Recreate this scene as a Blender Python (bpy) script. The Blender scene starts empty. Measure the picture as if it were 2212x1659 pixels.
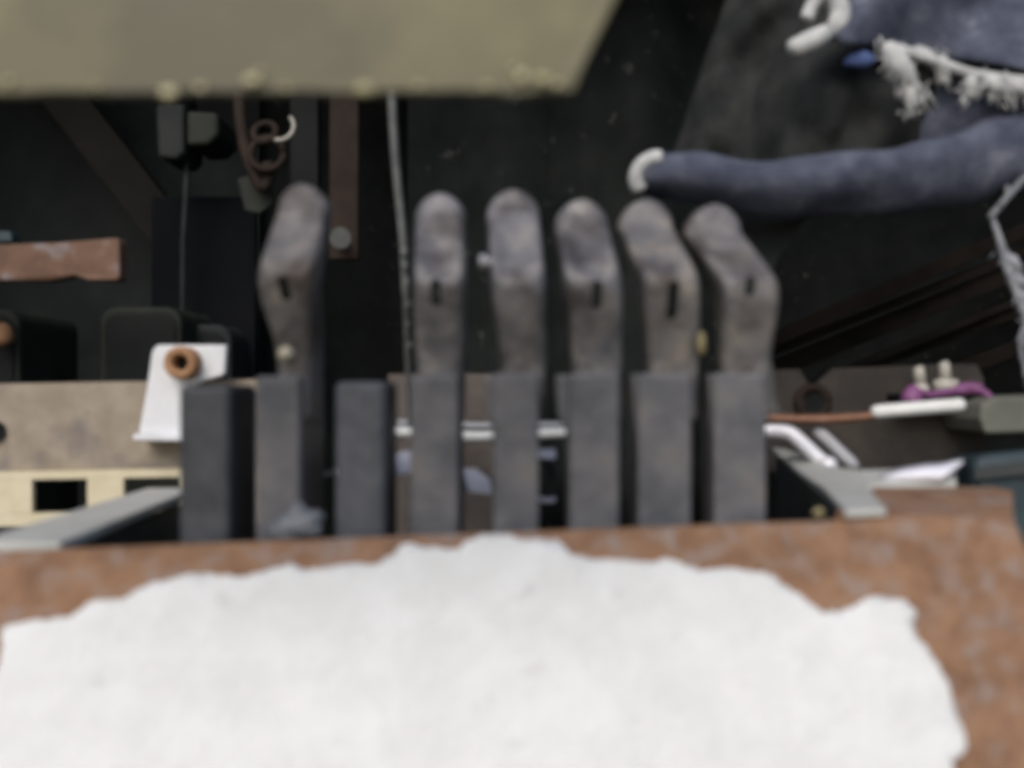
import bpy, bmesh, math, random
from mathutils import Vector, noise
from mathutils.geometry import delaunay_2d_cdt
random.seed(7)
R = math.radians
scene = bpy.context.scene
C = scene.collection

# ------------------------------------------------------------------ camera
H = 1.2                       # camera height above the ground, metres
FX = 1915.7                   # focal length in units of a 2212-wide picture
cam_d = bpy.data.cameras.new('camera')
cam_d.sensor_width = 36.0
cam_d.lens = 36.0 * FX / 2212.0
cam_d.clip_start = 0.02
cam_d.clip_end = 200.0
cam_d.dof.use_dof = True
cam_d.dof.focus_distance = 6.0
cam_d.dof.aperture_fstop = 3.5
cam = bpy.data.objects.new('camera', cam_d)
C.objects.link(cam)
cam.location = (0, 0, H)
cam.rotation_euler = (R(90), 0, 0)
scene.camera = cam

# ------------------------------------------------------------------ light
EL, AZ = 42.0, 196.0          # soft daylight from behind the camera
w = bpy.data.worlds.new('World'); scene.world = w; w.use_nodes = True
nt = w.node_tree
bg = nt.nodes['Background']
sky = nt.nodes.new('ShaderNodeTexSky')
sky.sky_type = 'NISHITA'; sky.sun_disc = False
sky.sun_elevation = R(EL); sky.sun_rotation = R(AZ)
sky.dust_density = 2.0; sky.ozone_density = 0.8; sky.air_density = 1.0
nt.links.new(sky.outputs[0], bg.inputs[0])
bg.inputs[1].default_value = 0.13
sd = bpy.data.lights.new('sun', 'SUN')
sd.energy = 1.5; sd.angle = R(40); sd.color = (1.0, 0.95, 0.89)
sun = bpy.data.objects.new('sun', sd); C.objects.link(sun)
dirv = Vector((math.sin(R(AZ)) * math.cos(R(EL)), math.cos(R(AZ)) * math.cos(R(EL)), math.sin(R(EL))))
sun.rotation_euler = dirv.to_track_quat('Z', 'Y').to_euler()
sun.location = dirv * 5
scene.view_settings.view_transform = 'Standard'
scene.view_settings.look = 'None'
scene.view_settings.gamma = 1.0
scene.view_settings.use_curve_mapping = False
scene.view_settings.exposure = 0.22
scene.cycles.pixel_filter_type = 'GAUSSIAN'
scene.cycles.filter_width = 3.4

# ------------------------------------------------------------------ helpers
def P(x, y, d):               # a place seen in this direction, d metres away
    return Vector(((x - 1106.0) / FX * d, d, H - (y - 829.5) / FX * d))

def tag(o, label, cat, group=None):
    o['label'] = label; o['category'] = cat
    if group: o['group'] = group
    return o

def thing(name, label, cat, loc, group=None):
    o = bpy.data.objects.new(name, None); C.objects.link(o)
    o.location = loc; o.empty_display_size = 0.02
    o['_w'] = [loc[0], loc[1], loc[2]]
    tag(o, label, cat, group)
    return o

def wloc(o):
    return Vector(o['_w'])

def obj(name, vf, m, parent=None, smooth=False, bevel=0.0, seg=2):
    verts, faces = vf
    verts = [Vector(v) for v in verts]
    if parent is not None:
        org = wloc(parent)
    else:
        xs = [v.x for v in verts]; ys = [v.y for v in verts]; zs = [v.z for v in verts]
        org = Vector(((min(xs) + max(xs)) / 2, (min(ys) + max(ys)) / 2, min(zs)))
    me = bpy.data.meshes.new(name)
    me.from_pydata([v - org for v in verts], [], faces)
    bm = bmesh.new(); bm.from_mesh(me)
    bmesh.ops.recalc_face_normals(bm, faces=bm.faces)
    if bevel > 0:
        es = [e for e in bm.edges if len(e.link_faces) == 2 and e.calc_face_angle(0) > 0.6]
        bmesh.ops.bevel(bm, geom=es, offset=bevel, segments=seg, profile=0.5, affect='EDGES', clamp_overlap=True)
    for f in bm.faces: f.smooth = smooth
    bm.to_mesh(me); bm.free()
    me.materials.append(m)
    o = bpy.data.objects.new(name, me); C.objects.link(o)
    if parent is not None:
        o.parent = parent
        o['_w'] = list(org)   # children share the origin of the thing
    else:
        o.location = org
        o['_w'] = list(org)
    return o

def join(*vfs):
    V, F = [], []
    for v, f in vfs:
        n = len(V); V += list(v); F += [[i + n for i in q] for q in f]
    return V, F

def hexa(a, b):               # four corners in front, four behind
    return list(a) + list(b), [[0, 1, 2, 3], [7, 6, 5, 4], [0, 4, 5, 1], [1, 5, 6, 2], [2, 6, 7, 3], [3, 7, 4, 0]]

def box(x0, x1, y0, y1, z0, z1):
    a = [(x0, y0, z0), (x1, y0, z0), (x1, y0, z1), (x0, y0, z1)]
    b = [(x0, y1, z0), (x1, y1, z0), (x1, y1, z1), (x0, y1, z1)]
    return hexa(a, b)

def prism(pts, t):            # outline of points, thickness straight back
    n = len(pts); off = t if isinstance(t, Vector) else Vector((0, t, 0))
    V = [Vector(p) for p in pts] + [Vector(p) + off for p in pts]
    F = [list(range(n)), list(range(2 * n - 1, n - 1, -1))]
    F += [[i, (i + 1) % n, n + (i + 1) % n, n + i] for i in range(n)]
    return V, F

def tube(pts, radii, seg=12):
    pts = [Vector(p) for p in pts]
    if not isinstance(radii, (list, tuple)): radii = [radii] * len(pts)
    V, F = [], []
    up = Vector((0.13, 0.31, 0.94))
    prev = None
    for i, p in enumerate(pts):
        t = (pts[min(i + 1, len(pts) - 1)] - pts[max(i - 1, 0)]).normalized()
        if prev is None:
            a = t.cross(up)
            if a.length < 1e-3: a = t.cross(Vector((1, 0, 0)))
        else:
            a = prev - t * prev.dot(t)
        a.normalize(); prev = a; b = t.cross(a)
        for k in range(seg):
            q = 2 * math.pi * k / seg
            V.append(p + (a * math.cos(q) + b * math.sin(q)) * radii[i])
    for i in range(len(pts) - 1):
        for k in range(seg):
            F.append([i * seg + k, i * seg + (k + 1) % seg, (i + 1) * seg + (k + 1) % seg, (i + 1) * seg + k])
    F.append(list(range(seg))[::-1]); n = (len(pts) - 1) * seg
    F.append([n + k for k in range(seg)])
    return V, F

def curve(pts, n=6):          # Catmull-Rom through points
    pts = [Vector(p) for p in pts]
    q = [pts[0] * 2 - pts[1]] + pts + [pts[-1] * 2 - pts[-2]]
    out = []
    for i in range(1, len(q) - 2):
        for k in range(n):
            t = k / n
            a, b, c, d = q[i - 1], q[i], q[i + 1], q[i + 2]
            out.append(0.5 * ((2 * b) + (c - a) * t + (2 * a - 5 * b + 4 * c - d) * t * t + (3 * b - a - 3 * c + d) * t ** 3))
    out.append(pts[-1]); return out

def loft(slices, seg=24, ex=4.0):   # slices: (xl, xr, y, d_front, thickness) in picture measure
    V, F = [], []
    for sl in slices:
        xl, xr, y, d, t = sl[:5]; dish = sl[5] if len(sl) > 5 else 0.0
        a = P(xl, y, d); b = P(xr, y, d); c = (a + b) / 2 + Vector((0, t / 2, 0)); hw = (b - a).length / 2
        for k in range(seg):
            q = 2 * math.pi * k / seg
            cx, sy = math.cos(q), math.sin(q)
            px, py = math.copysign(abs(cx) ** (2 / ex), cx), math.copysign(abs(sy) ** (2 / ex), sy)
            V.append(c + Vector((hw * px, t / 2 * py + (dish * max(0, 1 - (px / .8) ** 2) if py < 0 else 0), 0)))
    for i in range(len(slices) - 1):
        for k in range(seg):
            F.append([i * seg + k, i * seg + (k + 1) % seg, (i + 1) * seg + (k + 1) % seg, (i + 1) * seg + k])
    n = (len(slices) - 1) * seg
    F.append(list(range(seg))[::-1]); F.append([n + k for k in range(seg)])
    return V, F

def sheet(rows):
    n = len(rows[0]); V = [p for r in rows for p in r]
    F = [[i * n + k, i * n + k + 1, (i + 1) * n + k + 1, (i + 1) * n + k] for i in range(len(rows) - 1) for k in range(n - 1)]
    return V, F

def rounded(x0, x1, y0, y1, r, d, corners=(1, 1, 1, 1)):   # outline: tl, tr, br, bl
    out = []
    for (cx, cy, a0, on) in ((x0, y0, 180, corners[0]), (x1, y0, 270, corners[1]), (x1, y1, 0, corners[2]), (x0, y1, 90, corners[3])):
        if not on:
            out.append(P(cx, cy, d)); continue
        mx = cx + r if cx == x0 else cx - r
        my = cy + r if cy == y0 else cy - r
        for k in range(5):
            a = R(a0 + 90 * k / 4)
            out.append(P(mx + r * math.cos(a), my + r * math.sin(a), d))
    return out

def lin(c):
    return tuple(((v / 255.0) / 12.92 if v / 255.0 <= 0.04045 else ((v / 255.0 + 0.055) / 1.055) ** 2.4) for v in c) + (1,)

def mat(name, c1, c2=None, c3=None, scale=30, rough=0.6, metal=0.0, bump=0.15, detail=6, spec=0.4, lo=0.38, hi=0.62, bscale=None, speck=None):
    m = bpy.data.materials.new(name); m.use_nodes = True
    t = m.node_tree; N = t.nodes; L = t.links
    b = N['Principled BSDF']
    tc = N.new('ShaderNodeTexCoord')
    geo = N.new('ShaderNodeNewGeometry')
    n1 = N.new('ShaderNodeTexNoise'); n1.inputs['Scale'].default_value = scale; n1.inputs['Detail'].default_value = detail
    n1.inputs['Roughness'].default_value = 0.62
    L.new(geo.outputs['Position'], n1.inputs['Vector'])
    cr = N.new('ShaderNodeValToRGB')
    cr.color_ramp.elements[0].position = lo; cr.color_ramp.elements[1].position = hi
    cr.color_ramp.elements[0].color = lin(c1); cr.color_ramp.elements[1].color = lin(c2 or c1)
    if c3:
        e = cr.color_ramp.elements.new(min(hi + 0.08, 0.98)); e.color = lin(c3)
    L.new(n1.outputs['Fac'], cr.inputs['Fac'])
    col = cr.outputs['Color']
    if speck:                                   # small marks of another colour
        n3 = N.new('ShaderNodeTexNoise'); n3.inputs['Scale'].default_value = speck[1]; n3.inputs['Detail'].default_value = 3
        L.new(geo.outputs['Position'], n3.inputs['Vector'])
        c3r = N.new('ShaderNodeValToRGB'); c3r.color_ramp.elements[0].position = speck[2]; c3r.color_ramp.elements[1].position = min(.99, speck[2] + (speck[3] if len(speck) > 3 else 0.06))
        L.new(n3.outputs['Fac'], c3r.inputs['Fac'])
        mx = N.new('ShaderNodeMix'); mx.data_type = 'RGBA'
        L.new(c3r.outputs['Color'], mx.inputs[0]); L.new(col, mx.inputs[6]); mx.inputs[7].default_value = lin(speck[0])
        col = mx.outputs[2]
    L.new(col, b.inputs['Base Color'])
    b.inputs['Roughness'].default_value = rough; b.inputs['Metallic'].default_value = metal
    b.inputs['Specular IOR Level'].default_value = spec
    n2 = N.new('ShaderNodeTexNoise'); n2.inputs['Scale'].default_value = bscale or scale * 3; n2.inputs['Detail'].default_value = 5
    L.new(geo.outputs['Position'], n2.inputs['Vector'])
    bp = N.new('ShaderNodeBump'); bp.inputs['Strength'].default_value = bump; bp.inputs['Distance'].default_value = 0.004
    L.new(n2.outputs['Fac'], bp.inputs['Height']); L.new(bp.outputs['Normal'], b.inputs['Normal'])
    return m

M = {}
M['rust'] = mat('rust_plate', (116, 86, 65), (144, 110, 84), (136, 118, 104), scale=40, detail=12, rough=0.85, bump=0.7, lo=0.34, hi=0.60, bscale=120, speck=((142, 128, 120), 52, 0.50, .24))
M['paper'] = mat('paper', (212, 212, 209), (220, 220, 218), scale=30, rough=0.9, bump=0.6, bscale=110, speck=((194, 193, 191), 40, 0.66, .16))
M['steel'] = mat('worn_steel', (100, 100, 103), (132, 129, 129), (152, 147, 142), scale=36, rough=0.45, metal=0.25, bump=0.35, lo=0.36, hi=0.56, speck=((76, 71, 70), 24, 0.46, .20))
M['steel_rusty'] = mat('worn_steel_brown', (100, 98, 100), (130, 126, 123), (150, 141, 131), scale=34, rough=0.5, metal=0.2, bump=0.35, lo=0.36, hi=0.56, speck=((78, 70, 66), 24, 0.46, .20))
M['steel_black'] = mat('blackened_steel', (66, 68, 71), (82, 83, 87), scale=34, rough=0.55, metal=0.2, bump=0.25)
M['post_steel'] = mat('post_steel', (90, 91, 95), (116, 114, 115), (126, 121, 116), scale=24, rough=0.5, metal=0.2, bump=0.25, lo=0.36, hi=0.60)
M['steel_dark'] = mat('dark_steel', (84, 86, 91), (102, 103, 108), scale=34, rough=0.5, metal=0.2, bump=0.2)
M['khaki'] = mat('khaki_paint', (90, 85, 63), (117, 112, 80), (102, 95, 78), scale=9, rough=0.55, bump=0.1, detail=4)
M['khaki_chip_glint'] = mat('khaki_chip_glint', (168, 161, 122), (194, 186, 146), scale=60, rough=0.3)  # pale colour carries the glints along the chipped edge
M['tan'] = mat('tan_rail', (146, 134, 118), (164, 152, 136), (140, 132, 126), scale=30, rough=0.7, bump=0.2, speck=((112, 106, 106), 13, 0.53, .14))
M['cream'] = mat('cream_paint', (212, 201, 170), (222, 212, 184), (192, 170, 122), scale=24, rough=0.6)
M['brownsheet'] = mat('brown_sheet', (92, 84, 78), (106, 98, 92), (112, 92, 78), scale=26, rough=0.75)
M['brown'] = mat('brown_rail', (58, 53, 49), (72, 66, 60), (84, 66, 54), scale=26, rough=0.75)
M['white_paint'] = mat('white_paint', (220, 222, 225), (230, 232, 235), (208, 211, 217), scale=30, rough=0.5, bump=0.08)
M['bush'] = mat('rusty_bush', (152, 114, 82), (172, 132, 98), scale=70, rough=0.8)
M['black'] = mat('black_grease_and_holes', (24, 26, 26), (34, 36, 36), scale=16, rough=0.7, spec=0.15)  # greasy black, also used for the shade inside holes
M['dark'] = mat('dark_panel', (24, 27, 27), (32, 35, 35), (36, 33, 30), scale=9, rough=0.65, bump=0.3, spec=0.15)
M['darkest'] = mat('hazy_dark_panel', (22, 26, 25), (33, 37, 36), (42, 40, 38), scale=12, rough=0.75, spec=0.15, speck=((66, 66, 64), 34, 0.64, .12))  # dark interior colour, raised to put the background haze into it
M['bracedark'] = mat('dark_brown_brace', (24, 23, 22), (32, 30, 28), scale=12, rough=0.8, spec=0.15)
M['grease'] = mat('pale_grease', (104, 107, 112), (122, 125, 130), scale=40, rough=0.4)
M['navy'] = mat('navy_paint', (12, 14, 18), (17, 19, 23), (20, 20, 22), scale=9, rough=0.8, spec=0.08)
M['rear'] = mat('lightened_rear_panel', (34, 38, 38), (50, 54, 53), (50, 47, 44), scale=5, rough=0.7, spec=0.15)  # back colour lightened where little light reaches the left rear
M['housing'] = mat('dark_green_housing', (40, 44, 40), (50, 53, 48), scale=14, rough=0.6, spec=0.15)
M['greymetal'] = mat('dull_grey_metal', (82, 84, 82), (98, 99, 95), scale=30, rough=0.6)
M['brace'] = mat('dark_grey_brace', (40, 44, 44), (50, 53, 52), (54, 46, 40), scale=18, rough=0.65, spec=0.15)
M['rustbar'] = mat('rusty_bar', (46, 38, 34), (56, 47, 41), scale=30, rough=0.8, spec=0.15)
M['orange'] = mat('orange_rust', (100, 77, 62), (124, 94, 76), (122, 114, 112), scale=26, rough=0.7, speck=((136, 131, 134), 26, 0.55, .14))
M['cable'] = mat('pale_cable', (104, 106, 104), (128, 129, 126), scale=60, rough=0.5)
M['ringpale'] = mat('pale_ring', (140, 138, 130), (156, 152, 144), scale=60, rough=0.35, metal=0.4)
M['cloth'] = mat('blue_grey_cloth', (68, 72, 86), (91, 95, 108), (115, 118, 128), scale=34, rough=0.95, bump=0.5, bscale=260, spec=0.1)
M['cloth_shaded'] = mat('shaded_cloth', (40, 42, 42), (58, 59, 58), (66, 64, 61), scale=14, rough=0.95, bump=0.4, bscale=200, spec=0.1)  # darker copy of the cloth with shade put into its colour
M['cloth_blue'] = mat('blue_thread', (66, 82, 124), (78, 94, 138), scale=60, rough=0.9)
M['fray'] = mat('frayed_white_cotton', (170, 171, 170), (206, 206, 203), scale=50, rough=0.95, spec=0.1)
M['fray_grey'] = mat('frayed_grey_cotton', (128, 131, 138), (164, 166, 170), scale=50, rough=0.95, spec=0.1)
M['flange'] = mat('grey_flange', (178, 179, 174), (194, 194, 188), (154, 150, 142), scale=24, rough=0.55)
M['inner'] = mat('inner_wall', (52, 55, 56), (66, 69, 68), (86, 84, 74), scale=14, rough=0.6)
M['copper'] = mat('copper_rod', (118, 84, 66), (134, 98, 80), scale=60, rough=0.5, metal=0.3)
M['whiterod'] = mat('white_rod', (222, 224, 220), (232, 233, 230), scale=50, rough=0.4)
M['chrome'] = mat('bright_tube', (232, 232, 236), (240, 240, 244), scale=30, rough=0.25, metal=0.15)
M['greyrod'] = mat('grey_rod', (160, 160, 164), (178, 178, 182), scale=40, rough=0.4)
M['magenta'] = mat('magenta_wire', (126, 76, 120), (138, 86, 132), scale=60, rough=0.5)
M['teal'] = mat('teal_paint', (44, 58, 64), (56, 72, 78), (40, 48, 52), scale=18, rough=0.5)
M['greygreen'] = mat('grey_green_block', (108, 110, 100), (122, 123, 114), scale=24, rough=0.7)
M['terminal'] = mat('pale_terminal', (186, 182, 170), (204, 200, 190), scale=60, rough=0.4)
M['knob'] = mat('cream_knob', (190, 180, 156), (204, 196, 174), scale=60, rough=0.4)
M['yellowbit'] = mat('yellow_paint_blob', (140, 128, 92), (154, 142, 106), scale=60, rough=0.5)
M['slat'] = mat('dark_brown_slat', (17, 15, 14), (34, 28, 24), scale=9, rough=0.8, spec=0.15)
M['plastic'] = mat('white_plastic', (218, 218, 230), (236, 236, 244), scale=40, rough=0.3)

# ------------------------------------------------------------------ the machine's hollow (setting)
XL, XR, YB, ZF, ZR = -1.05, 1.05, 1.62, H - 0.72, H + 0.74
def struct(name, vf, m, **k):
    o = obj(name, vf, m, **k); o['kind'] = 'structure'; return o
struct('machine_floor', box(XL, XR, 0.30, YB, ZF - 0.02, ZF), M['dark'])
struct('back_panel', box(XL, XR, YB, YB + 0.02, ZF, ZR), M['darkest'])
struct('left_rear_lightened', box(XL, P(560, 0, 1.59).x, 1.59, 1.6, ZF, ZR), M['rear'])  # added sheet; its paler colour makes up for the poorly lit back
struct('unseen_left_panel', box(XL - 0.02, XL, 0.62, YB, ZF, ZR), M['dark'])  # unseen side, added to keep light off the dark back
struct('unseen_right_panel', box(XR, XR + 0.02, 0.62, YB, ZF, ZR), M['darkest'])  # unseen, added to block light from the right
struct('unseen_hood', box(XL - 0.02, XR + 0.02, 1.0, YB + 0.02, ZR, ZR + 0.02), M['dark'])  # unseen cover, set back so daylight reaches the levers but not the rear

# ------------------------------------------------------------------ rusty control box with its sloping front plate
pa, pb, pc = P(0, 1187, 0.600), P(2200, 1107, 0.606), P(1106, 1800, 0.515)
PN = (pb - pa).cross(pc - pa).normalized()
if PN.y > 0: PN = -PN
def on_plate(x, y, lift=0.0):
    r = P(x, y, 1.0) - Vector((0, 0, H))
    o = Vector((0, 0, H))
    k = (pa - o).dot(PN) / r.dot(PN)
    return o + r * k + PN * lift
cbox = thing('control_box', 'rusty brown steel control box with sloping front plate and grey side flanges', 'control box', (0.0, 0.72, ZF))
out = [(-120, 1192), (2140, 1109)]
for k in range(7):            # rounded corner at the right
    a = R(-90 + 82 * k / 6); out.append((2146 + 66 * math.cos(a), 1175 + 66 * math.sin(a)))
out += [(2560, 1900), (-520, 1900)]
obj('front_plate', prism([on_plate(x, y) for x, y in out], -PN * 0.012), M['rust'], cbox, bevel=0.0025)
zfl = P(0, 1187, 0.60).z + 0.002
zfr = P(2150, 1108, 0.606).z + 0.002
# left flange and the wall under it
obj('side_flange', hexa([(-0.378, 0.616, zfl - 0.008), (-0.314, 0.616, zfl - 0.008), (-0.314, 0.616, zfl), (-0.378, 0.616, zfl)],
                        [(-0.372, 0.905, zfl - 0.004), (-0.322, 0.905, zfl - 0.004), (-0.322, 0.905, zfl + 0.004), (-0.372, 0.905, zfl + 0.004)]), M['flange'], cbox, bevel=0.0015)
obj('side_wall', box(-0.330, -0.322, 0.618, 0.90, zfl - 0.34, zfl - 0.009), M['inner'], cbox)
# right ledge: rusty top going back, grey strip lying at its rear edge
obj('top_ledge', prism([P(1806, 1104, 0.616), P(2192, 1122, 0.616), Vector((0.3725, 0.66, zfr - 0.001)), Vector((0.404, 0.715, zfr + 0.0)), Vector((0.398, 0.733, zfr + 0.001)), Vector((0.38, 0.735, zfr + 0.001)), Vector((0.300, 0.735, zfr + 0.001))], Vector((0, 0, -0.008))), M['rust'], cbox, bevel=0.0015)
fl = [P(1826, 1106, 0.608), P(1915, 1103, 0.608), P(1888, 1072, 0.67), P(1876, 1052, 0.735), P(2066, 1046, 0.74), P(2062, 1012, 0.77), P(1860, 1018, 0.80), P(1790, 1010, 0.86), P(1700, 972, 0.98), P(1668, 968, 1.0), P(1700, 1004, 0.93), P(1780, 1056, 0.74)]
fl = [p + Vector((0, 0, 0.0012)) for p in fl]
obj('side_flange', prism(fl, Vector((0, 0, -0.005))), M['flange'], cbox, bevel=0.001)
obj('side_wall', hexa([P(1822, 1108, 0.616), P(1832, 1108, 0.616), P(1832, 1700, 0.616), P(1822, 1700, 0.616)],
                      [P(1678, 985, 0.97), P(1688, 985, 0.97), P(1688, 1300, 0.97), P(1678, 1300, 0.97)]), M['inner'], cbox)
obj('box_bottom', box(-0.330, 0.300, 0.618, 0.90, zfl - 0.130, zfl - 0.124), M['inner'], cbox)
obj('box_foot', box(-0.26, -0.18, 0.68, 0.86, ZF, zfl - 0.131), M['inner'], cbox)
obj('box_foot', box(0.14, 0.22, 0.68, 0.86, ZF, zfl - 0.131), M['inner'], cbox)
ZB = zfl - 0.124

# ------------------------------------------------------------------ torn white paper on the plate
o1 = [(20, 670), (130, 642), (310, 625), (360, 590), (400, 557), (520, 546), (560, 535), (610, 500), (680, 470), (760, 460), (830, 436), (1000, 442), (1060, 455), (1160, 427), (1250, 396), (1330, 420), (1400, 420), (1450, 402), (1650, 390), (1710, 350), (1740, 307), (1780, 302), (1850, 325), (1960, 330), (2030, 290), (2080, 267), (2200, 267)]
o2 = [(0, 275), (90, 290), (190, 290), (230, 320), (260, 355), (330, 375), (420, 372), (540, 385), (600, 385), (650, 370), (720, 385), (800, 420), (900, 410), (990, 425), (1080, 425), (1130, 450), (1180, 490), (1240, 520), (1290, 570), (1340, 605), (1400, 605), (1460, 580), (1510, 545), (1560, 535), (1690, 545), (1735, 590), (1745, 620), (1725, 660), (1740, 710), (1810, 800), (1870, 890), (1900, 1000), (1940, 1110), (1955, 1190), (1930, 1220), (1890, 1240), (1900, 1290), (1870, 1420)]
outline = [(x / 2.0, 1024 + y / 2.0) for x, y in o1] + [(1106 + x / 2.0, 1024 + y / 2.0) for x, y in o2] + [(1400, 1760), (600, 1775), (-60, 1745), (-50, 1500), (2, 1440), (8, 1390)]
pts = []
for i, (x, y) in enumerate(outline):          # fray the torn edge a little more
    x2, y2 = outline[(i + 1) % len(outline)]
    for k in range(4):
        t = k / 4.0
        px, py = x + (x2 - x) * t, y + (y2 - y) * t
        j = 0 if k == 0 else 4
        pts.append((px + random.uniform(-j, j), py + random.uniform(-j, j)))
def inside(x, y, poly):
    c = False
    for i in range(len(poly)):
        (x1, y1), (x2, y2) = poly[i], poly[i - 1]
        if (y1 > y) != (y2 > y) and x < (x2 - x1) * (y - y1) / (y2 - y1) + x1: c = not c
    return c
nb = len(pts)
allp = list(pts)
gx = -50
while gx < 2120:
    gy = 1150
    while gy < 1770:
        x, y = gx + random.uniform(-6, 6), gy + random.uniform(-6, 6)
        if inside(x, y, pts) and min((x - a) ** 2 + (y - b) ** 2 for a, b in pts) > 120: allp.append((x, y))
        gy += 18
    gx += 18
res = delaunay_2d_cdt([Vector(p) for p in allp], [], [list(range(nb))], 1, 1e-4)
pv = []
for v in res[0]:
    x, y = v.x, v.y
    n = noise.noise(Vector((x / 170, y / 120, 3.1))) * 0.55 + noise.noise(Vector((x / 60, y / 60, 8.2))) * 0.22
    crease = 0.0
    for (ax, ay, bx, by, wd, hh) in ((1742, 1350, 1756, 1455, 14, -0.0011), (1560, 1270, 1640, 1320, 12, -0.0012), (760, 1260, 980, 1225, 13, -0.0010), (1360, 1420, 1430, 1440, 18, -0.0010), (980, 1480, 1060, 1420, 22, -0.0010)):
        q = max(0, min(1, ((x - ax) * (bx - ax) + (y - ay) * (by - ay)) / ((bx - ax) ** 2 + (by - ay) ** 2)))
        dd = math.hypot(x - ax - q * (bx - ax), y - ay - q * (by - ay))
        crease += hh * math.exp(-(dd / wd) ** 2)
    pv.append(on_plate(x, y, 0.0035 + 0.0026 * n + crease))
paper = obj('torn_paper', (pv, [list(f) for f in res[2]]), M['paper'], smooth=True)
sm = paper.modifiers.new('thickness', 'SOLIDIFY'); sm.thickness = 0.0012; sm.offset = -1
tag(paper, 'large torn white sheet with ragged top edge stuck on the rusty front plate', 'paper')

# ------------------------------------------------------------------ the bank of levers
def bool_cut(o, cut_vf):
    c = obj('cutter', cut_vf, M['black'])
    bpy.context.view_layer.update()
    md = o.modifiers.new('slot', 'BOOLEAN'); md.operation = 'DIFFERENCE'; md.object = c; md.solver = 'EXACT'
    bpy.context.view_layer.update()
    me = bpy.data.meshes.new_from_object(o.evaluated_get(bpy.context.evaluated_depsgraph_get()))
    o.modifiers.clear(); o.data = me
    bpy.data.objects.remove(c)

GRP = 'steel levers standing in the control box'
# post: xl, xr, top y | boss left, bottom of boss | neck l, r | knee l, r, y | tip centre, top y, half width | slot x, y0, y1, lean
LV = [
 dict(post=(388, 492, 832), depth=.072, m='steel_black', label='leftmost steel post, short and dark with a worn rounded top and no lever head'),
 dict(post=(555, 644, 812), boss=(551, 900), depth=.085, neck=(600, 668), knee=(547, 672, 592), tip=(650, 396, 50), slot=(607, 596, 650, 14), kd=.652, td=.70, m='steel_rusty', label='lever with slotted head leaning right, leftmost of those with a head'),
 dict(post=(726, 828, 824), depth=.070, m='steel_dark', label='short headless steel post between the two leftmost lever heads'),
 dict(post=(890, 986, 812), depth=.070, neck=(902, 996), knee=(892, 1000, 612), tip=(950, 416, 50), slot=(940, 602, 660, 4), kd=.655, td=.70, m='steel', label='straight upright lever with slotted head beside the thin hanging cable'),
 dict(post=(1068, 1160, 806), boss=(1045, 905), depth=.062, neck=(1086, 1176), knee=(1062, 1178, 610), tip=(1108, 408, 53), kd=.655, td=.715, m='steel', label='lever with a bright rounded tip and no slot in its head'),
 dict(post=(1234, 1334, 806), boss=(1200, 915), depth=.050, neck=(1244, 1342), knee=(1222, 1345, 605), tip=(1258, 430, 53), slot=(1290, 606, 668, -2), kd=.655, td=.70, m='steel', label='lever with slotted head leaning slightly left, third from the right'),
 dict(post=(1382, 1490, 806), boss=(1364, 915), depth=.045, neck=(1408, 1508), knee=(1394, 1516, 600), tip=(1398, 430, 54), slot=(1457, 606, 690, -8), kd=.655, td=.715, m='steel_rusty', label='lever with slotted head leaning left, second from the right, yellow drip on its neck'),
 dict(post=(1546, 1652, 806), boss=(1530, 910), depth=.040, neck=(1570, 1664), knee=(1570, 1692, 612), tip=(1545, 440, 57), slot=(1622, 596, 640, -4), kd=.655, td=.72, m='steel_rusty', label='rightmost lever, its slotted head leaning far left under the cloth roll'),
]
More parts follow.
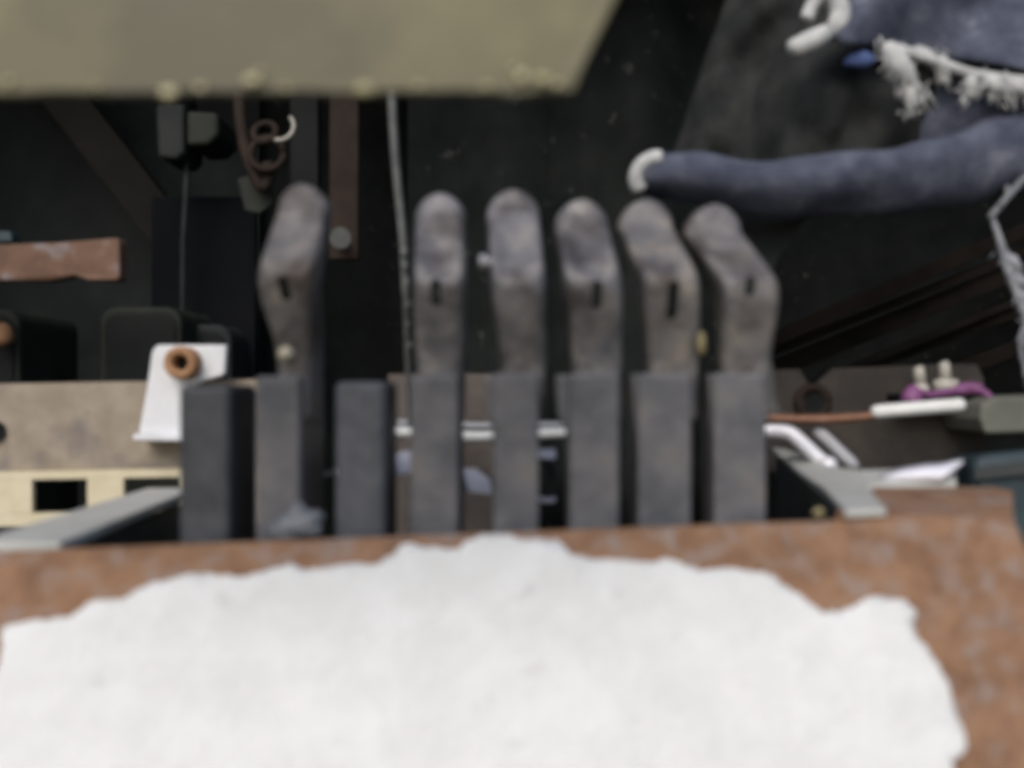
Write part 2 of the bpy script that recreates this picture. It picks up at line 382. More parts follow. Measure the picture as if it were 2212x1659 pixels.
for L in LV:
    xl, xr, yt = L['post']; xl -= 4; xr += 5; d = 0.664; dep = L['depth']
    cx = ((xl + xr) / 2 - 1106) / FX * d
    t = thing('control_lever', L['label'], 'lever', (cx, d + dep / 2, ZB), GRP)
    m = M[L['m']]
    a = [P(xl, yt, d), P(xr, yt, d)]
    x0, x1, z1 = a[0].x, a[1].x, a[0].z
    post = box(x0, x1, d, d + dep, ZB, z1)
    mp = m if 'neck' not in L else M['post_steel']
    obj('post', post, mp, t, bevel=0.0055 if 'neck' not in L else 0.003, seg=3)
    if 'boss' in L:
        bl, by = L['boss']
        b0 = P(bl, 806, d + .006).x
        if x0 - 0.0005 - b0 > 0.001:
            z0 = P(0, by, d).z
            q = [Vector((b0, d + .006, z1 - .0015)), Vector((x0 + .004, d + .006, z1 - .0015)), Vector((x0 + .004, d + .006, z0 - .012)), Vector((x0 - .0006, d + .006, z0 - .008)), Vector((b0 + .002, d + .006, z0 + .006))]
            obj('boss', prism(q, dep * 0.5), mp, t, bevel=0.0015)
    if 'neck' in L:
        nl, nr = L['neck']; kl, kr, ky = L['knee']; tc, ty, hw = L['tip']; kd, td = L['kd'], L['td']
        nl -= 7; nr += 7; kl -= 3; kr += 4; hw *= 1.10
        nd = d + .010; nth = min(dep - .012, .052)
        S = [(nl + 6, nr - 4, 905, nd, nth), (nl + 2, nr - 2, 800, nd, nth), (nl, nr, 775, nd - .001, nth)]
        for k in range(1, 9):
            u = k / 8.0; s = u * u * (3 - 2 * u)
            S.append((nl + (kl - nl) * s, nr + (kr - nr) * s, 775 + (ky - 775) * u, nd + (kd - nd) * u, nth + (.040 - nth) * u))
        kc, kh = (kl + kr) / 2, (kr - kl) / 2
        yend = ty + hw * 0.95
        for k in range(1, 9):
            u = k / 8.0
            c = kc + (tc - kc) * u; h = kh + (hw - kh) * min(1, u * 1.15)
            S.append((c - h, c + h, ky + (yend - ky) * u, kd + (td - kd) * (u ** 1.5), .040 - .008 * u, .008 * math.sin(math.pi * min(1, u * 1.05)) ** .7 if u < .95 else .001))
        for k in range(1, 8):
            q = R(90 * k / 7.3); h = hw * math.cos(q)
            S.append((tc - h, tc + h, yend - (yend - ty) * math.sin(q), td + .010 * k / 7, .032 * max(.35, math.cos(q) ** .5)))
        for it in range(4):       # round the bend at the knee
            dd = [q[3] for q in S]
            for e in (0, 1):      # and soften its outline
                xx = [q[e] for q in S]
                for k in range(3, len(S) - 9):
                    q = list(S[k]); q[e] = (xx[k - 1] + 2 * xx[k] + xx[k + 1]) / 4; S[k] = tuple(q)
            S = [q if k < 3 or k == len(S) - 1 else (q[0], q[1], q[2], (dd[k - 1] + 2 * dd[k] + dd[k + 1]) / 4) + tuple(q[4:]) for k, q in enumerate(S)]
        hd = obj('head', loft(S, 28, 4.4), m, t, smooth=True)
        if L is LV[-1]:
            obj('edge_strip', prism([P(1656, 782, .69), P(1668, 782, .69), P(1671, 850, .69), P(1686, 892, .69), P(1654, 892, .69)], .004), M['greymetal'], t)
        if 'slot' in L:
            sx, s0, s1, lean = L['slot']
            n = 10; rr = 12.0; ring = []
            for k in range(2 * n):
                q = math.pi * k / n
                yy = (s0 + rr if math.sin(q) < 0 else s1 - rr) + rr * math.sin(q)
                ring.append((sx + lean * (yy - s0) / (s1 - s0) + rr * math.cos(q), yy))
            V = [P(x, y, .58) for x, y in ring]
            V += [Vector((v.x * .80 / .58, .80, H + (v.z - H) * .80 / .58)) for v in V]
            m2 = 2 * n
            F = [list(range(m2))[::-1], list(range(m2, 2 * m2))] + [[i, (i + 1) % m2, m2 + (i + 1) % m2, m2 + i] for i in range(m2)]
            bool_cut(hd, (V, F))
            hd.data.materials.clear(); hd.data.materials.append(m)
            for f in hd.data.polygons: f.use_smooth = True
            hd.data.set_sharp_from_angle(angle=R(40))

def blob(c, r, seed=0, sx=1, sy=1, sz=1, sub=2, amp=.15):
    bm = bmesh.new(); bmesh.ops.create_icosphere(bm, subdivisions=sub, radius=1.0)
    V = []
    for v in bm.verts:
        k = 1 + amp * noise.noise(v.co * 1.7 + Vector((seed * 3.1, 0, 0)))
        V.append(c + Vector((v.co.x * sx, v.co.y * sy, v.co.z * sz)) * r * k)
    F = [[v.index for v in f.verts] for f in bm.faces]; bm.free()
    return V, F

tag(obj('round_nut', join(tube([P(618, 766, .662), P(617, 765, .672), P(617, 765, .676)], [.0052, .0060, .0060], 14), tube([P(618, 766, .659), P(618, 766, .664)], [.003, .0036], 10)), M['knob'], smooth=True), 'small round cream nut on the neck of the leftmost headed lever', 'nut')
tag(obj('paint_drip', blob(P(1515, 742, .668), .0048, 2, .7, .8, 2.0), M['yellowbit'], smooth=True), 'yellowish paint drip on the lever neck, second from the right', 'paint drip')
tag(obj('paint_drip', blob(P(1768, 1107, .602), .0038, 4, 1, .8, .9), M['yellowbit'], smooth=True), 'tiny yellow paint blob on the top edge of the rusty plate', 'paint drip')
tag(obj('pivot_bolt', join(tube([P(1044, 566, .676), P(1072, 566, .676)], .0035, 12), tube([P(1036, 566, .676), P(1038, 566, .676), P(1048, 566, .676), P(1050, 566, .676)], [.0045, .0058, .0058, .0045], 12)), M['greyrod'], smooth=True), 'small pale bolt at the left side of the bright tipped lever', 'bolt')
tag(obj('grease_lump', join(blob(P(640, 1138, .650), .014, 5, 1.3, .5, .7, 3, .7), blob(P(644, 1116, .652), .008, 6, .8, .5, 1.3, 3, .7), blob(P(672, 1130, .652), .009, 7, 1, .5, .9, 3, .7)), M['grease'], smooth=True), 'pale grey lump of grease at the foot of the second post', 'grease')
# ------------------------------------------------------------------ long rails behind the levers
def rail_y(x): return 830 - 0.019 * x
rl = thing('slotted_rail', 'tan and grey worn steel rail with cream slotted lower flange, left behind the levers', 'rail', (-0.5, 1.01, P(0, 1100, 1.0).z))
dr = 1.0
xa, xb = XL + .001, P(560, 800, dr).x
za, zb = P(-900, 846, dr).z, P(560, rail_y(560), dr).z
def rz(x, drop): # height along the rail
    u = (x - xa) / (xb - xa); return za + (zb - za) * u - drop
obj('web', hexa([(xa, dr, rz(xa, .098)), (xb, dr, rz(xb, .098)), (xb, dr, rz(xb, 0)), (xa, dr, rz(xa, 0))], [(xa, dr + .006, rz(xa, .098)), (xb, dr + .006, rz(xb, .098)), (xb, dr + .006, rz(xb, 0)), (xa, dr + .006, rz(xa, 0))]), M['tan'], rl, bevel=.001)
def strip(x0, x1, u0, u1, y0=dr - .004, y1=dr + .004):
    return hexa([(x0, y0, rz(x0, u1)), (x1, y0, rz(x1, u1)), (x1, y0, rz(x1, u0)), (x0, y0, rz(x0, u0))], [(x0, y1, rz(x0, u1)), (x1, y1, rz(x1, u1)), (x1, y1, rz(x1, u0)), (x0, y1, rz(x0, u0))])
pieces = [strip(xa, xb, .0985, .108), strip(xa, xb, .146, .160)]
edges = [xa]
for k in range(-4, 11):
    s0 = P(73 + 197 * k, 1000, dr).x; s1 = P(192 + 197 * k, 1000, dr).x
    if s1 > xb - .01 or s0 < xa + .01: continue
    pieces.append(strip(edges[-1], s0, .1083, .1457)); edges.append(s1)
pieces.append(strip(edges[-1], xb, .1083, .1457))
obj('slotted_flange', join(*pieces), M['cream'], rl)
obj('hole_plug', tube([P(-12, 930, .992), P(-12, 930, 1.003)], [.011, .011], 18), M['black'], rl)

rr_ = thing('brown_rail', 'dark brown steel rail with a notch and ring hole, right behind the levers', 'rail', (0.75, 1.02, P(1900, 990, 1.02).z))
d2 = 1.02
xe = XR - .001
ol = [P(1660, 800, d2), P(1728, 797, d2), P(1740, 820, d2), P(1756, 836, d2), P(1776, 818, d2), P(1800, 796, d2), P(2060, 786, d2), P(2112, 788, d2), P(2126, 820, d2), P(2128, 1010, d2), P(1660, 1020, d2)]
obj('web', prism(ol, .008), M['brown'], rr_, bevel=.001)
ring = []
for k in range(25):
    q = 2 * math.pi * k / 24; c = P(1756, 868, d2 - .004); ring.append(c + Vector((math.cos(q) * .017, 0, math.sin(q) * .017)))
obj('ring', tube(ring, .0052, 8), M['rustbar'], rr_, smooth=True)
obj('ring_hole_shade', tube([P(1756, 868, d2 - .003), P(1756, 868, d2 + .001)], [.013, .013], 20), M['black'], rr_)  # black disc stands in for the shade in the ring hole
obj('support_leg', box(P(1760, 0, d2).x, P(1800, 0, d2).x, d2 + .009, d2 + .04, ZF, P(0, 1000, d2).z), M['black'], rr_)
obj('support_leg', box(P(2060, 0, d2).x, P(2100, 0, d2).x, d2 + .009, d2 + .04, ZF, P(0, 1000, d2).z), M['black'], rr_)
tag(obj('brown_sheet', box(P(838, 0, 1.03).x, P(1066, 0, 1.03).x, 1.03, 1.037, ZF, P(0, 808, 1.03).z), M['brownsheet'], bevel=.001), 'dull brown sheet upright behind the middle levers', 'sheet')

# white bracket with a rusty bush
wb = thing('white_bracket', 'white painted angled bracket with a rusty round bush, on the tan rail', 'bracket', P(400, 950, .985))
bo = [P(340, 745, .972)] + [P(332 + 0, 752, .972), P(327, 764, .972), P(318, 830, .972), P(299, 936, .972), P(396, 940, .972), P(400, 850, .972), P(408, 838, .972), P(440, 822, .972), P(478, 812, .972), P(485, 806, .972), P(489, 745, .972)]
obj('plate', prism(bo, .008), M['white_paint'], wb, bevel=.002, seg=3)
obj('foot', prism([P(286, 938, .962), P(398, 940, .962), P(398, 954, .962), P(286, 952, .962)], .036), M['white_paint'], wb, bevel=.002, seg=3)
bc = P(395, 784, .962)
def annulus(c, r0, r1, y0, y1, n=28):
    V, F = [], []
    for (r, y) in ((r1, y1), (r1, y0 + .002), (r1 - .002, y0), (r0 + .002, y0), (r0, y0 + .002), (r0, y1)):
        for k in range(n):
            q = 2 * math.pi * k / n; V.append(Vector((c.x + r * math.cos(q), y, c.z + r * math.sin(q))))
    for j in range(5):
        for k in range(n): F.append([j * n + k, j * n + (k + 1) % n, (j + 1) * n + (k + 1) % n, (j + 1) * n + k])
    return V, F
obj('bush', annulus(bc, .0085, .0178, .952, .973), M['bush'], wb, smooth=True)
obj('bush_hole_shade', tube([Vector((bc.x, .968, bc.z)), Vector((bc.x, .9715, bc.z))], [.0086, .0086], 20), M['black'], wb)  # black disc painted in as the shade inside the bush

# ------------------------------------------------------------------ rods, tube and wires at the right
tag(obj('copper_rod', tube(curve([P(1560, 904, .96), P(1660, 904, .95), P(1760, 906, .94), P(1850, 902, .93), P(1905, 893, .925)], 5), [.0052] * 16 + [.0045] * 4 + [.004]), M['copper'], smooth=True), 'thin copper coloured rod running level behind the rightmost lever', 'rod')
wr = thing('white_rod', 'short white round rod lying over the magenta wire at right', 'rod', P(1990, 890, .92))
obj('sleeve', tube([P(1882, 890.5, .925), P(1885, 890.2, .925), P(1893, 889.5, .925), P(1990, 881.5, .92), P(2074, 875, .915), P(2081, 874.5, .915), P(2084, 874.3, .915)], [.002, .0055, .0072, .0072, .0072, .0055, .002], 14), M['whiterod'], wr, smooth=True)
tub = curve([P(1560, 936, .935), P(1640, 931, .93), P(1700, 934, .92), P(1730, 955, .91), P(1765, 988, .895), P(1792, 1010, .885)], 6)
bt = thing('bent_tube', 'bright white metal tube bent down to the right beside the rightmost post', 'tube', P(1700, 1010, .90))
obj('tube', tube(tub, [.0062 + .0014 * min(1, i / 12.0) for i in range(len(tub))]), M['chrome'], bt, smooth=True)
obj('tube_end', blob(P(1788, 1005, .884), .0095, 3, 1.1, 1, 1, 2, .05), M['chrome'], bt, smooth=True)
tub = curve([P(800, 936, .96), P(870, 934, .955), P(960, 940, .95), P(1030, 944, .95), P(1120, 940, .95), P(1190, 937, .95), P(1270, 934, .95)], 5)
tag(obj('straight_tube', tube(tub, .0062), M['whiterod'], smooth=True), 'pale straight tube glimpsed between the middle posts', 'tube')
tag(obj('thin_rod', tube([P(860, 914, .975), P(1030, 921, .97), P(1240, 918, .97)], .0045), M['greyrod'], smooth=True), 'thin grey rod just above the pale straight tube', 'rod')
tag(obj('grey_rod', tube([P(1760, 930, .95), P(1775, 940, .945), P(1838, 1000, .925), P(1850, 1012, .92)], [.0052, .0070, .0070, .0052]), M['greyrod'], smooth=True), 'short slanting grey rod right of the bent white tube', 'rod')
tag(obj('magenta_wire', tube(curve([P(1966, 872, .95), P(1975, 850, .955), P(2010, 852, .96), P(2060, 845, .965), P(2098, 838, .965), P(2130, 850, .955), P(2150, 874, .945), P(2172, 880, .94), P(2240, 866, .94)], 6), [.0105] * 7 + [.008, .006, .005, .0042, .004] + [.0042] * 8 + [.007] * 8 + [.004] * 10 + [.006] * 11), M['magenta'], smooth=True), 'magenta coated wire looping round the pale terminals', 'wire')
for (x, y, wd, lb) in ((1988, 838, .009, 'slim pale terminal post above the magenta wire, the left one'), (2043, 828, .014, 'broad based pale terminal post above the magenta wire, the right one')):
    t = thing('terminal_post', lb, 'terminal', P(x, y + 18, .985), 'terminal posts on the brown rail')
    c = P(x, y, .985)
    obj('base', tube([c + Vector((0, 0, -.009)), c + Vector((0, 0, -.006)), c + Vector((0, 0, .002)), c + Vector((0, 0, .005))], [wd * .8, wd, wd, wd * .7], 12), M['terminal'], t, smooth=True)
    obj('stud', tube([c + Vector((0, 0, .005)), c + Vector((-.002, 0, .022)), c + Vector((-.003, 0, .024))], [.0062, .0060, .004], 10), M['terminal'], t, smooth=True)
tag(obj('terminal_shelf', prism([P(1960, 852, .966), P(2130, 846, .966), P(2130, 864, .966), P(1960, 870, .966)], .053), M['black']), 'narrow black shelf carrying the pale terminals', 'shelf')
tag(obj('grey_block', prism([P(2122, 872, .93), P(2150, 858, .93), P(2420, 852, .93), P(2420, 930, .93), P(2130, 936, .93), P(2118, 905, .93)], .09), M['greygreen'], bevel=.003), 'dull grey green block at the right edge above the teal tank', 'block')
tk = thing('teal_tank', 'dark teal painted tank at the right edge behind the rusty ledge', 'tank', (P(2230, 0, .86).x, .92, ZF))
obj('shell', hexa([P(2100, 985, .88), P(2420, 945, .86), P(2420, 1900, .86), P(2100, 1900, .88)], [P(2040, 985, 1.0), P(2400, 950, .98), P(2400, 1900, .98), P(2040, 1900, 1.0)]), M['teal'], tk, bevel=.012, seg=4)
obj('tank_strap', hexa([P(2106, 1010, .872), P(2425, 972, .853), P(2425, 1000, .853), P(2106, 1036, .872)], [P(2106, 1010, .876), P(2425, 972, .857), P(2425, 1000, .857), P(2106, 1036, .876)]), M['inner'], tk)
bs = thing('highlight_strip', 'crumpled strip on the right hand ledge, a highlight in its white colour', 'strip', P(2000, 1040, .76))
rows = []
for (x, y0, y1, dd) in ((1905, 1022, 1040, .765), (1950, 1010, 1040, .757), (2000, 1002, 1042, .752), (2035, 1000, 1044, .75), (2052, 996, 1030, .753), (2080, 992, 1002, .76)):
    rows.append([P(x, y0 + (y1 - y0) * k / 4, dd - .010 * math.sin(math.pi * k / 4) - .012 * k / 4) for k in range(5)])
o = obj('strip', sheet(rows), M['plastic'], bs, smooth=True)  # white sheet stands in for the highlight on the ledge metal
sm = o.modifiers.new('thickness', 'SOLIDIFY'); sm.thickness = .0015
# crumpled plastic lying in the box behind the levers
pl = thing('white_plastic', 'crumpled white plastic lying low behind the posts', 'plastic', P(1000, 1090, .80))
for (q, bend) in (([(722, 1010), (742, 1012), (742, 1032), (724, 1030)], .01), ([(840, 990), (866, 976), (905, 972), (912, 1022), (842, 1026)], .03), ([(1000, 1014), (1026, 1012), (1060, 1038), (1062, 1068), (1010, 1062)], .03), ([(1160, 972), (1200, 970), (1202, 992), (1162, 990)], .014), ([(1158, 1070), (1180, 1078), (1204, 1074), (1196, 1088), (1166, 1086)], .008)):
    n = len(q); ym = max(y for x, y in q); yt = min(y for x, y in q)
    fr = [P(x, y, .80 - bend * (y - yt) / (ym - yt) + .003 * (i % 2)) for i, (x, y) in enumerate(q)]
    obj('fold', prism(fr, .006), M['plastic'], pl, bevel=.0018, seg=2)
spine = curve([P(690, 1030, .812), P(780, 1020, .812), P(880, 1018, .812), P(960, 1040, .812), P(1030, 1046, .812), P(1110, 1015, .812), P(1184, 1000, .812), P(1190, 1080, .812)], 6)
obj('twist', tube(spine, [.004 + .001 * math.sin(i * .9) for i in range(len(spine))], 10), M['inner'], pl, smooth=True)

# ------------------------------------------------------------------ dark machinery at the left and rear
def bar(a, b, w, dep, m, name, label, cat, bevel=.002):
    a, b = Vector(a), Vector(b); t = (b - a).normalized(); s = t.cross(Vector((0, 1, 0))).normalized() * (w / 2)
    f = [a - s, a + s, b + s, b - s]
    return tag(obj(name, hexa(f, [v + Vector((0, dep, 0)) for v in f]), m, bevel=bevel), label, cat)
bar(P(-60, -40, 1.42), P(430, 590, 1.36), .062, .03, M['bracedark'], 'diagonal_brace', 'broad dark grey diagonal brace at the upper left', 'brace')
bar(P(744, -260, 1.22), P(742, 560, 1.22), .040, .012, M['rustbar'], 'rusty_flat_bar', 'upright dark rusty flat bar beside the leftmost lever head', 'bar')
bar(P(655, -240, 1.30), P(658, 900, 1.30), .042, .02, M['dark'], 'dark_upright', 'dark grey upright behind the leftmost lever head', 'upright')
tag(obj('navy_panel', box(P(326, 0, 1.335).x, P(552, 0, 1.335).x, 1.335, 1.35, ZF, P(0, 424, 1.335).z), M['navy'], bevel=.003), 'dark navy panel standing behind the white bracket and leftmost posts', 'panel')
tag(obj('thin_pipe', tube([P(404, 322, 1.28), P(402, 420, 1.28), P(396, 520, 1.29), P(394, 900, 1.30), P(394, 1400, 1.30)], .0042, 10), M['brace'], smooth=True), 'thin grey pipe running down below the square grey fitting', 'pipe')
ft = thing('pipe_fitting', 'square dull grey pipe fitting under the khaki panel', 'fitting', P(410, 330, 1.25))
obj('body', prism([P(335, 225, 1.25), P(398, 222, 1.25), P(398, 330, 1.25), P(380, 345, 1.25), P(340, 340, 1.25)], .08), M['brace'], ft, bevel=.006, seg=3)
obj('cap', prism([P(402, 238, 1.24), P(470, 242, 1.24), P(472, 290, 1.24), P(450, 312, 1.24), P(402, 314, 1.24)], .09), M['housing'], ft, bevel=.006, seg=3)
obj('riser', tube([P(400, 240, 1.28), P(400, -260, 1.28)], .016, 12), M['dark'], ft, smooth=True)
def ringpts(c, r, a0=0, a1=360, n=26, tilt=0.2):
    return [c + Vector((math.cos(R(a0 + (a1 - a0) * k / n)) * r, math.sin(R(a0 + (a1 - a0) * k / n)) * r * tilt, math.sin(R(a0 + (a1 - a0) * k / n)) * r)) for k in range(n + 1)]
ch = thing('rusty_hook', 'rusty hook and rings with a pale clip hanging in the dark at upper left', 'hook', P(560, 430, 1.2))
obj('hook', tube(curve([P(515, 120, 1.24), P(518, 240, 1.22), P(528, 310, 1.21), P(545, 365, 1.20), P(566, 405, 1.20), P(582, 380, 1.2), P(576, 352, 1.2)], 6), .0085, 10), M['rustbar'], ch, smooth=True)
obj('ring', tube(ringpts(P(577, 332, 1.19), .0225), .0048, 8), M['rustbar'], ch, smooth=True)
obj('link', tube(ringpts(P(572, 286, 1.20), .015, tilt=.6), .0048, 8), M['rustbar'], ch, smooth=True)
obj('clip', tube(ringpts(P(604, 274, 1.18), .019, -110, 50), [.0015] + [.0034] * 25 + [.0015], 8), M['ringpale'], ch, smooth=True)
obj('tag_plate', prism([P(512, 385, 1.22), P(570, 372, 1.22), P(588, 395, 1.22), P(588, 440, 1.22), P(560, 462, 1.22), P(528, 455, 1.22)], .006), M['housing'], ch, bevel=.002)
ob = thing('rusty_pipe_stub', 'orange rusty square cut bar end pointing in from the left edge', 'bar', P(120, 610, 1.02))
pq = [P(-640, 545, 1.06), P(0, 528, 1.05), P(120, 524, 1.045), P(253, 514, 1.04), P(258, 520, 1.04), P(258, 600, 1.04), P(252, 605, 1.04), P(190, 604, 1.04), P(160, 594, 1.045), P(110, 606, 1.05), P(0, 606, 1.05), P(-640, 640, 1.06)]
obj('bar', prism(pq, .022), M['orange'], ob, bevel=.003, seg=3)
for (x0, x1, y0, dd, m_, lb) in ((213, 392, 662, 1.20, 'housing', 'rounded dark green housing behind the white bracket'), (-120, 42, 668, 1.16, 'housing', 'rounded dark green housing cut off by the left edge'), (326, 500, 700, 1.26, 'brace', 'lower dark grey housing right behind the white bracket')):
    t = thing('motor_housing', lb, 'housing', Vector((P((x0 + x1) / 2, 0, dd).x, dd + .08, ZF)), 'dark housings at the left')
    pp = rounded(x0, x1, y0, 1400, 36, dd, (1, 1, 0, 0))
    z = [p for p in pp]; z[-1] = Vector((z[-1].x, dd, ZF)); z[-2] = Vector((z[-2].x, dd, ZF))
    obj('casing', prism(z, .16), M[m_], t, bevel=.006, seg=3)
    pp = rounded(x0 + 14, x1 - 14, y0 + 16, 1000, 28, dd - .004, (1, 1, 1, 1))
    obj('cover', prism(pp, .0035), M['dark'], t, bevel=.001)
tag(obj('orange_cap', blob(P(0, 724, 1.13), .021, 21, .8, .7, .8, 2, .2), M['bush'], smooth=True), 'small orange rusty cap at the far left edge', 'cap')
tag(obj('blue_tab', prism([P(-60, 498, 1.10), P(22, 500, 1.10), P(26, 522, 1.10), P(-60, 524, 1.10)], .02), M['teal'], bevel=.002), 'small dark blue tab on top of the orange bar', 'tab')
cp = curve([P(846, 20, .86), P(846, 190, .86), P(852, 320, .87), P(862, 430, .88), P(872, 540, .89), P(876, 640, .90), P(878, 720, .92), P(882, 840, .95), P(885, 930, .97)], 6)
cb = thing('thin_cable', 'thin pale cable hanging down from the khaki panel past the levers', 'cable', P(880, 930, .95))
obj('cable', tube(cp, [.0038] * 30 + [.0026] * (len(cp) - 30), 10), M['cable'], cb, smooth=True)
for i, (x, y) in enumerate(((868, 505), (872, 545), (875, 575), (880, 610), (884, 655), (880, 700), (886, 745))):
    obj('frayed_bead', blob(P(x, y, .885), .0022 if i > 2 else .0034, 30 + i, 1, 1, 1.3, 1, .4), M['cable'], cb, smooth=True)
tag(obj('bar_bolt', join(tube([P(735, 514, 1.17), P(735, 514, 1.225)], .009, 12), tube([P(735, 514, 1.166), P(735, 514, 1.182)], .014, 14)), M['greymetal']), 'pale hexagonal bolt through the upright rusty flat bar', 'bolt')
# rear dark sheet, haze put into its colour, and slats
tag(obj('hazy_dark_sheet', sheet([[P(880 + 60 * i, -140 + 190 * j, 1.40 + .03 * math.sin(i * 1.3) + .012 * noise.noise(Vector((i * .6, j * .8, 2)))) for i in range(13)] for j in range(8)]), M['darkest'], smooth=True), 'dark wrinkled sheet hanging behind the levers, haze in its colour', 'sheet')
bpy.data.objects['hazy_dark_sheet'].modifiers.new('thickness', 'SOLIDIFY').thickness = .003
sr = thing('slatted_grille', 'dark brown grille of slanting slats in the black at the right', 'grille', P(2000, 900, 1.38))
for i, off in enumerate((0, 58, 92, 158, 188, 268)):
    a, b = P(1640, 735 + off * .8 + (13, -9, 4, 16, -6, 10)[i], 1.30 + .03 * (i % 3)), P(2480, 380 + off, 1.46)
    tv = (b - a).normalized(); sv = tv.cross(Vector((0, 1, 0))).normalized() * (.011, .006, .014, .005, .009, .012)[i]
    fq = [a - sv, a + sv, b + sv, b - sv]
    obj('slat', hexa(fq, [v + Vector((0, .02, 0)) for v in fq]), M['slat'], sr, bevel=.001)
obj('grille_post', hexa([P(2380, 330, 1.47), P(2420, 330, 1.47), P(2420, 1300, 1.47), P(2380, 1300, 1.47)], [P(2380, 330, 1.5), P(2420, 330, 1.5), P(2420, 1300, 1.5), P(2380, 1300, 1.5)]), M['slat'], sr)
# ------------------------------------------------------------------ khaki panel hanging close to the camera
kp = thing('khaki_panel', 'khaki painted panel with glints coloured onto its chipped lower edge hanging close at the top', 'panel', P(600, 200, .37))
dk = .37
low = []
for k in range(41):
    x = -180 + (1238 + 180) * k / 40.0
    low.append((x, 196 + 7 * noise.noise(Vector((x / 90, 1.2, 0))) + 4 * noise.noise(Vector((x / 30, 5.2, 0)))))
kpts = [P(x, y, dk) for x, y in low] + [P(1258, 140, dk), P(1290, 76, dk), P(1328, 0, dk)]
top = P(1328, 0, dk)
kpts += [Vector((top.x + .045, dk + .012, H + .27)), Vector((-.33, dk + .012, H + .27)), Vector((-.33, dk, kpts[0].z))]
obj('sheet', prism(kpts, .006), M['khaki'], kp)
obj('hanger', box(-.32, -.29, dk + .020, dk + .045, H + .24, ZR - .04), M['khaki'], kp)
obj('hanger', box(-.32, -.29, dk + .020, 1.02, ZR - .039, ZR - .001), M['khaki'], kp)
for i, (x, y, r) in enumerate(((365, 203, 18), (432, 192, 11), (545, 176, 17), (785, 194, 20), (905, 188, 9), (1052, 190, 12), (1128, 168, 14), (1172, 174, 17), (1204, 184, 9), (620, 194, 8), (210, 188, 9), (1110, 150, 8), (560, 158, 8), (20, 176, 9))):
    obj('chip_glint', blob(P(x, y - 3, dk - .002), 0.85 * r / FX * dk, 50 + i, 1.15, .35, .8, 2, .6), M['khaki_chip_glint'], kp, smooth=True)  # pale lumps stand in for glints on the chipped paint

# ------------------------------------------------------------------ torn blue-grey cloth
cl = thing('torn_cloth', 'torn blue grey cloth with frayed white edges hanging at the upper right', 'cloth', P(1900, 440, .86))
# the roll along the bottom
sp = [(1392, 382, .85, 40), (1425, 384, .848, 48), (1500, 392, .845, 56), (1620, 402, .845, 63), (1760, 402, .85, 68), (1900, 396, .855, 74), (2010, 381, .86, 80), (2120, 356, .87, 86), (2260, 322, .885, 96), (2420, 285, .91, 98)]
cv = curve([P(x, y, d) for x, y, d, r in sp], 6)
rad = []
for i in range(len(sp) - 1):
    for k in range(6): rad.append(sp[i][3] + (sp[i + 1][3] - sp[i][3]) * k / 6.0)
rad.append(sp[-1][3])
V, F = tube(cv, [r / FX * .855 for r in rad], 28)
def crease(i, v):             # wrinkles that run along and across the folded cloth
    k, j = i % 28, i // 28
    if j >= len(cv): return v
    c = cv[j]; r = v - c
    th = 2 * math.pi * k / 28
    f = 1 + .08 * math.sin(3 * th + 5 * noise.noise(c * 9) + .08 * j) + .08 * noise.noise(v * 26) + .03 * math.sin(j * .8 + 2 * th + 4 * noise.noise(v * 12))
    f *= 1 - .12 * max(0, math.sin(th)) 
    return c + r * f + Vector((0, 0, .006 * noise.noise(c * 14)))
V = [crease(i, v) for i, v in enumerate(V)]
obj('roll', (V, F), M['cloth'], cl, smooth=True)
def lump(pts, r, seed, m, name='frayed_edge', threads=110):
    cvp = curve(pts, 6); n = len(cvp); vf = []
    vf.append(tube(cvp, [r * (.30 + .42 * math.sin(math.pi * min(.95, .12 + i / n))) for i in range(n)], 9))
    main = (cvp[-1] - cvp[0]).normalized()
    for i in range(threads):
        k = random.randrange(0, n); p = cvp[k]
        o = Vector((random.gauss(0, 1), random.gauss(0, .5), random.gauss(0, 1))) * r * .36
        dirn = main * random.uniform(.2, 1.2) + Vector((random.gauss(0, .8), random.gauss(0, .4), random.gauss(-.35, .8)))
        l = r * random.uniform(.4, 1.0)
        e = Vector((random.gauss(0, 1), random.gauss(0, .5), random.gauss(0, 1))) * r * .3
        q = random.uniform(.0006, .0012)
        vf.append(tube([p + o, p + o + dirn * l * .35 + e * .5, p + o + dirn * l * .7 + e], [q, q, q * .5], 4))
    return obj(name, join(*vf), m, cl, smooth=True)
# white frayed end of the roll
arc = curve([P(1432, 340, .832), P(1405, 344, .834), P(1382, 362, .836), P(1374, 388, .838), P(1384, 414, .84)], 5)
obj('frayed_end', tube(arc, [.005] + [.0075] * (len(arc) - 2) + [.005], 10), M['fray'], cl, smooth=True)
# upper sheet
rows = []
for j in range(9):
    v = j / 8.0; row = []
    for i in range(15):
        u = i / 14.0
        x = 1800 + 640 * u
        ylow = 98 + 84 * u + 10 * math.sin(u * 9)
        if u < .16: ylow = 92 + 60 * u
        y = -330 + (ylow + 330) * v
        x += (1 - v) * (160 - 90 * u)
        d = .865 + .05 * (1 - v) + .020 * math.sin(u * 9 + v * 5) * (.5 + v) + .022 * noise.noise(Vector((u * 7, v * 6, 1)))
        row.append(P(x, y, d))
    rows.append(row)
o = obj('upper_sheet', sheet(rows), M['cloth'], cl, smooth=True)
o.modifiers.new('smooth', 'SUBSURF').levels = 2; o.modifiers['smooth'].render_levels = 2
o.modifiers.new('thickness', 'SOLIDIFY').thickness = .002
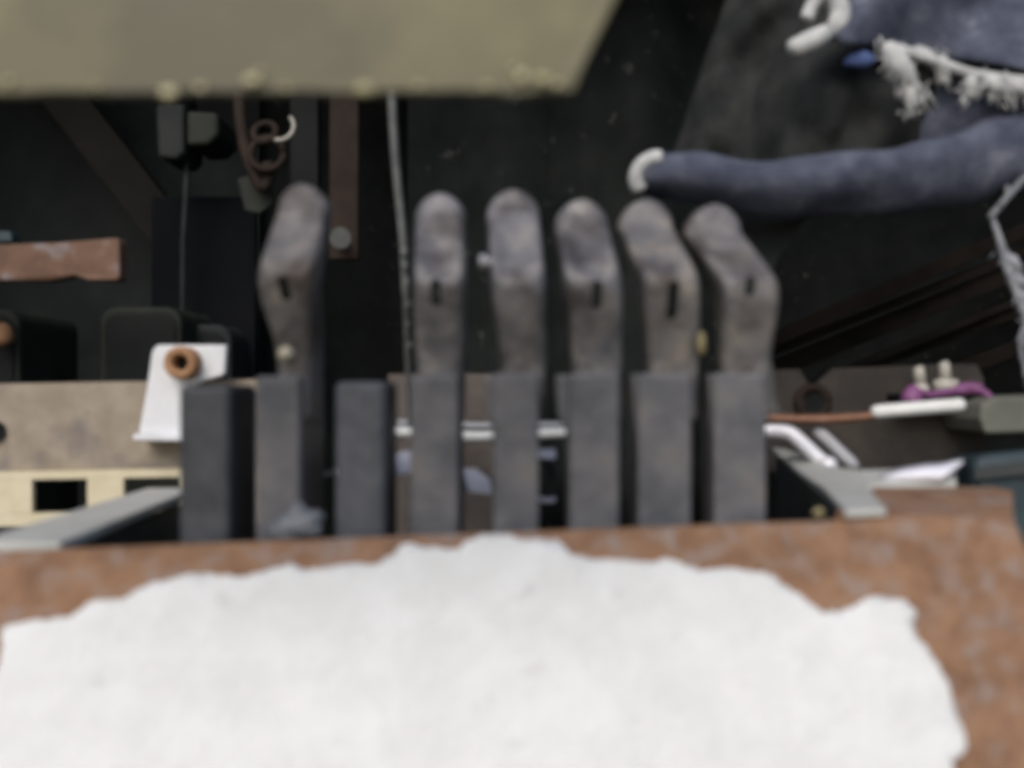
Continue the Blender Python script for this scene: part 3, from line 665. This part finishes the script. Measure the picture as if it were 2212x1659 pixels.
# the hollow fold between sheet and roll, its shade put into darker cloth
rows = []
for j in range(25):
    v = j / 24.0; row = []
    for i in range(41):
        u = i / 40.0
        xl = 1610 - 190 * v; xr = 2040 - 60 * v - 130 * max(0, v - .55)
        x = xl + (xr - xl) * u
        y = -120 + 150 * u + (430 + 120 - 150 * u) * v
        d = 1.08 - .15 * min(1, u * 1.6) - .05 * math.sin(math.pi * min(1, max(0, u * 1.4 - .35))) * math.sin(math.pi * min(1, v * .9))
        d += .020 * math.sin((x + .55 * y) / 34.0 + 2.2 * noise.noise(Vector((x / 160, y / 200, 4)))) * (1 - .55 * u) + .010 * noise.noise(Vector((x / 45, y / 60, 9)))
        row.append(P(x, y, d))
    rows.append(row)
o = obj('inner_fold', sheet(rows), M['cloth_shaded'], cl, smooth=True)
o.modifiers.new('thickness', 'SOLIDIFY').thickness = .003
# second, bluish flap under the frayed edge at the right
rows = []
for j in range(6):
    v = j / 5.0
    rows.append([P(1930 + 540 * i / 9.0 - 20 * v, 150 + 10 * i / 9.0 + 190 * v, .925 + .014 * math.sin(i * 1.1 + 2 * v) - .055 * v * (i / 9.0) + .012 * noise.noise(Vector((i * .8, v * 3, 5)))) for i in range(10)])
o = obj('under_flap', sheet(rows), M['cloth'], cl, smooth=True)
o.modifiers.new('thickness', 'SOLIDIFY').thickness = .003
# frayed tufts
lump([P(1914, 98, .85), P(1935, 130, .846), P(1958, 165, .845), P(1984, 200, .846)], .0145, 1, M['fray'], threads=90)
lump([P(1958, 170, .848), P(1966, 205, .847), P(1964, 240, .85)], .0085, 2, M['fray'], threads=50)
lump([P(1975, 108, .85), P(2000, 116, .85), P(2022, 130, .85)], .0070, 8, M['fray'], threads=50)
lump([P(2034, 126, .846), P(2034, 140, .845), P(2032, 156, .846)], .0085, 3, M['fray'], threads=50)
lump([P(2096, 164, .846), P(2097, 184, .844), P(2094, 208, .845)], .0088, 4, M['fray'], threads=60)
lump([P(2124, 168, .846), P(2150, 186, .843), P(2174, 202, .844)], .0110, 5, M['fray'], threads=70)
lump([P(2170, 176, .846), P(2195, 190, .844), P(2230, 204, .845)], .0105, 6, M['fray'], threads=70)
obj('frayed_seam', tube(curve([P(1930, 104, .845), P(1990, 122, .845), P(2040, 140, .845), P(2100, 160, .845), P(2180, 172, .845), P(2300, 184, .85)], 5), .0050, 8), M['fray'], cl, smooth=True)
obj('frayed_loop', tube(curve([P(1742, 42, .85), P(1756, 10, .85), P(1782, -14, .85), P(1806, 0, .85), P(1815, 30, .85), P(1808, 62, .85), P(1812, 74, .86)], 6), [.0065] * 12 + [.010] * 20 + [.009] * 5, 10), M['fray'], cl, smooth=True)
obj('frayed_stub', tube([P(1706, 112, .845), P(1712, 108, .845), P(1750, 90, .847), P(1786, 72, .85)], [.004, .0098, .0105, .009], 12), M['fray'], cl, smooth=True)
obj('blue_stitch', tube([P(1786, 72, .852), P(1812, 66, .856)], [.0085, .007], 10), M['cloth_blue'], cl, smooth=True)
obj('blue_stitch', blob(P(1858, 130, .855), .011, 70, 1.4, .5, .75, 2, .3), M['cloth_blue'], cl, smooth=True)
# frayed strands hanging at the far right
obj('frayed_strand', join(tube(curve([P(2235, 360, .845), P(2190, 410, .85), P(2160, 445, .855), P(2138, 470, .86)], 5), .0032, 8), tube(curve([P(2172, 392, .85), P(2176, 420, .85), P(2160, 445, .852)], 5), .0022, 8)), M['fray_grey'], cl, smooth=True)
st = [P(2140, 462, .86), P(2160, 520, .86), P(2176, 580, .86), P(2196, 630, .86), P(2216, 690, .86), P(2204, 740, .862), P(2216, 800, .865), P(2232, 880, .87), P(2236, 960, .88)]
cv = curve(st, 6)
obj('frayed_strand', tube(cv, [.0022 + .0030 * max(0, math.sin(math.pi * min(1, i / 30.0))) * (.6 + .6 * abs(noise.noise(Vector((i * .5, 0, 0))))) for i in range(len(cv))], 8), M['fray_grey'], cl, smooth=True)
for i, k in enumerate((9, 14, 18, 22, 26, 36)):
    p = cv[k]; q = cv[k + 4] + Vector((random.uniform(.002, .012), 0, 0))
    lump([p, (p + q) / 2 + Vector((.004, -.002, 0)), q], .0080, 20 + i, M['fray_grey'], 'frayed_strand', 60)
tag(obj('grey_sheet', prism([P(1560, 440, .90), P(1790, 440, .90), P(1742, 470, .90), P(1690, 540, .90), P(1640, 640, .90), P(1560, 640, .90)], .006), M['brace']), 'dull grey sheet corner under the cloth roll by the rightmost lever', 'sheet')

for o in bpy.data.objects:
    if '_w' in o: del o['_w']
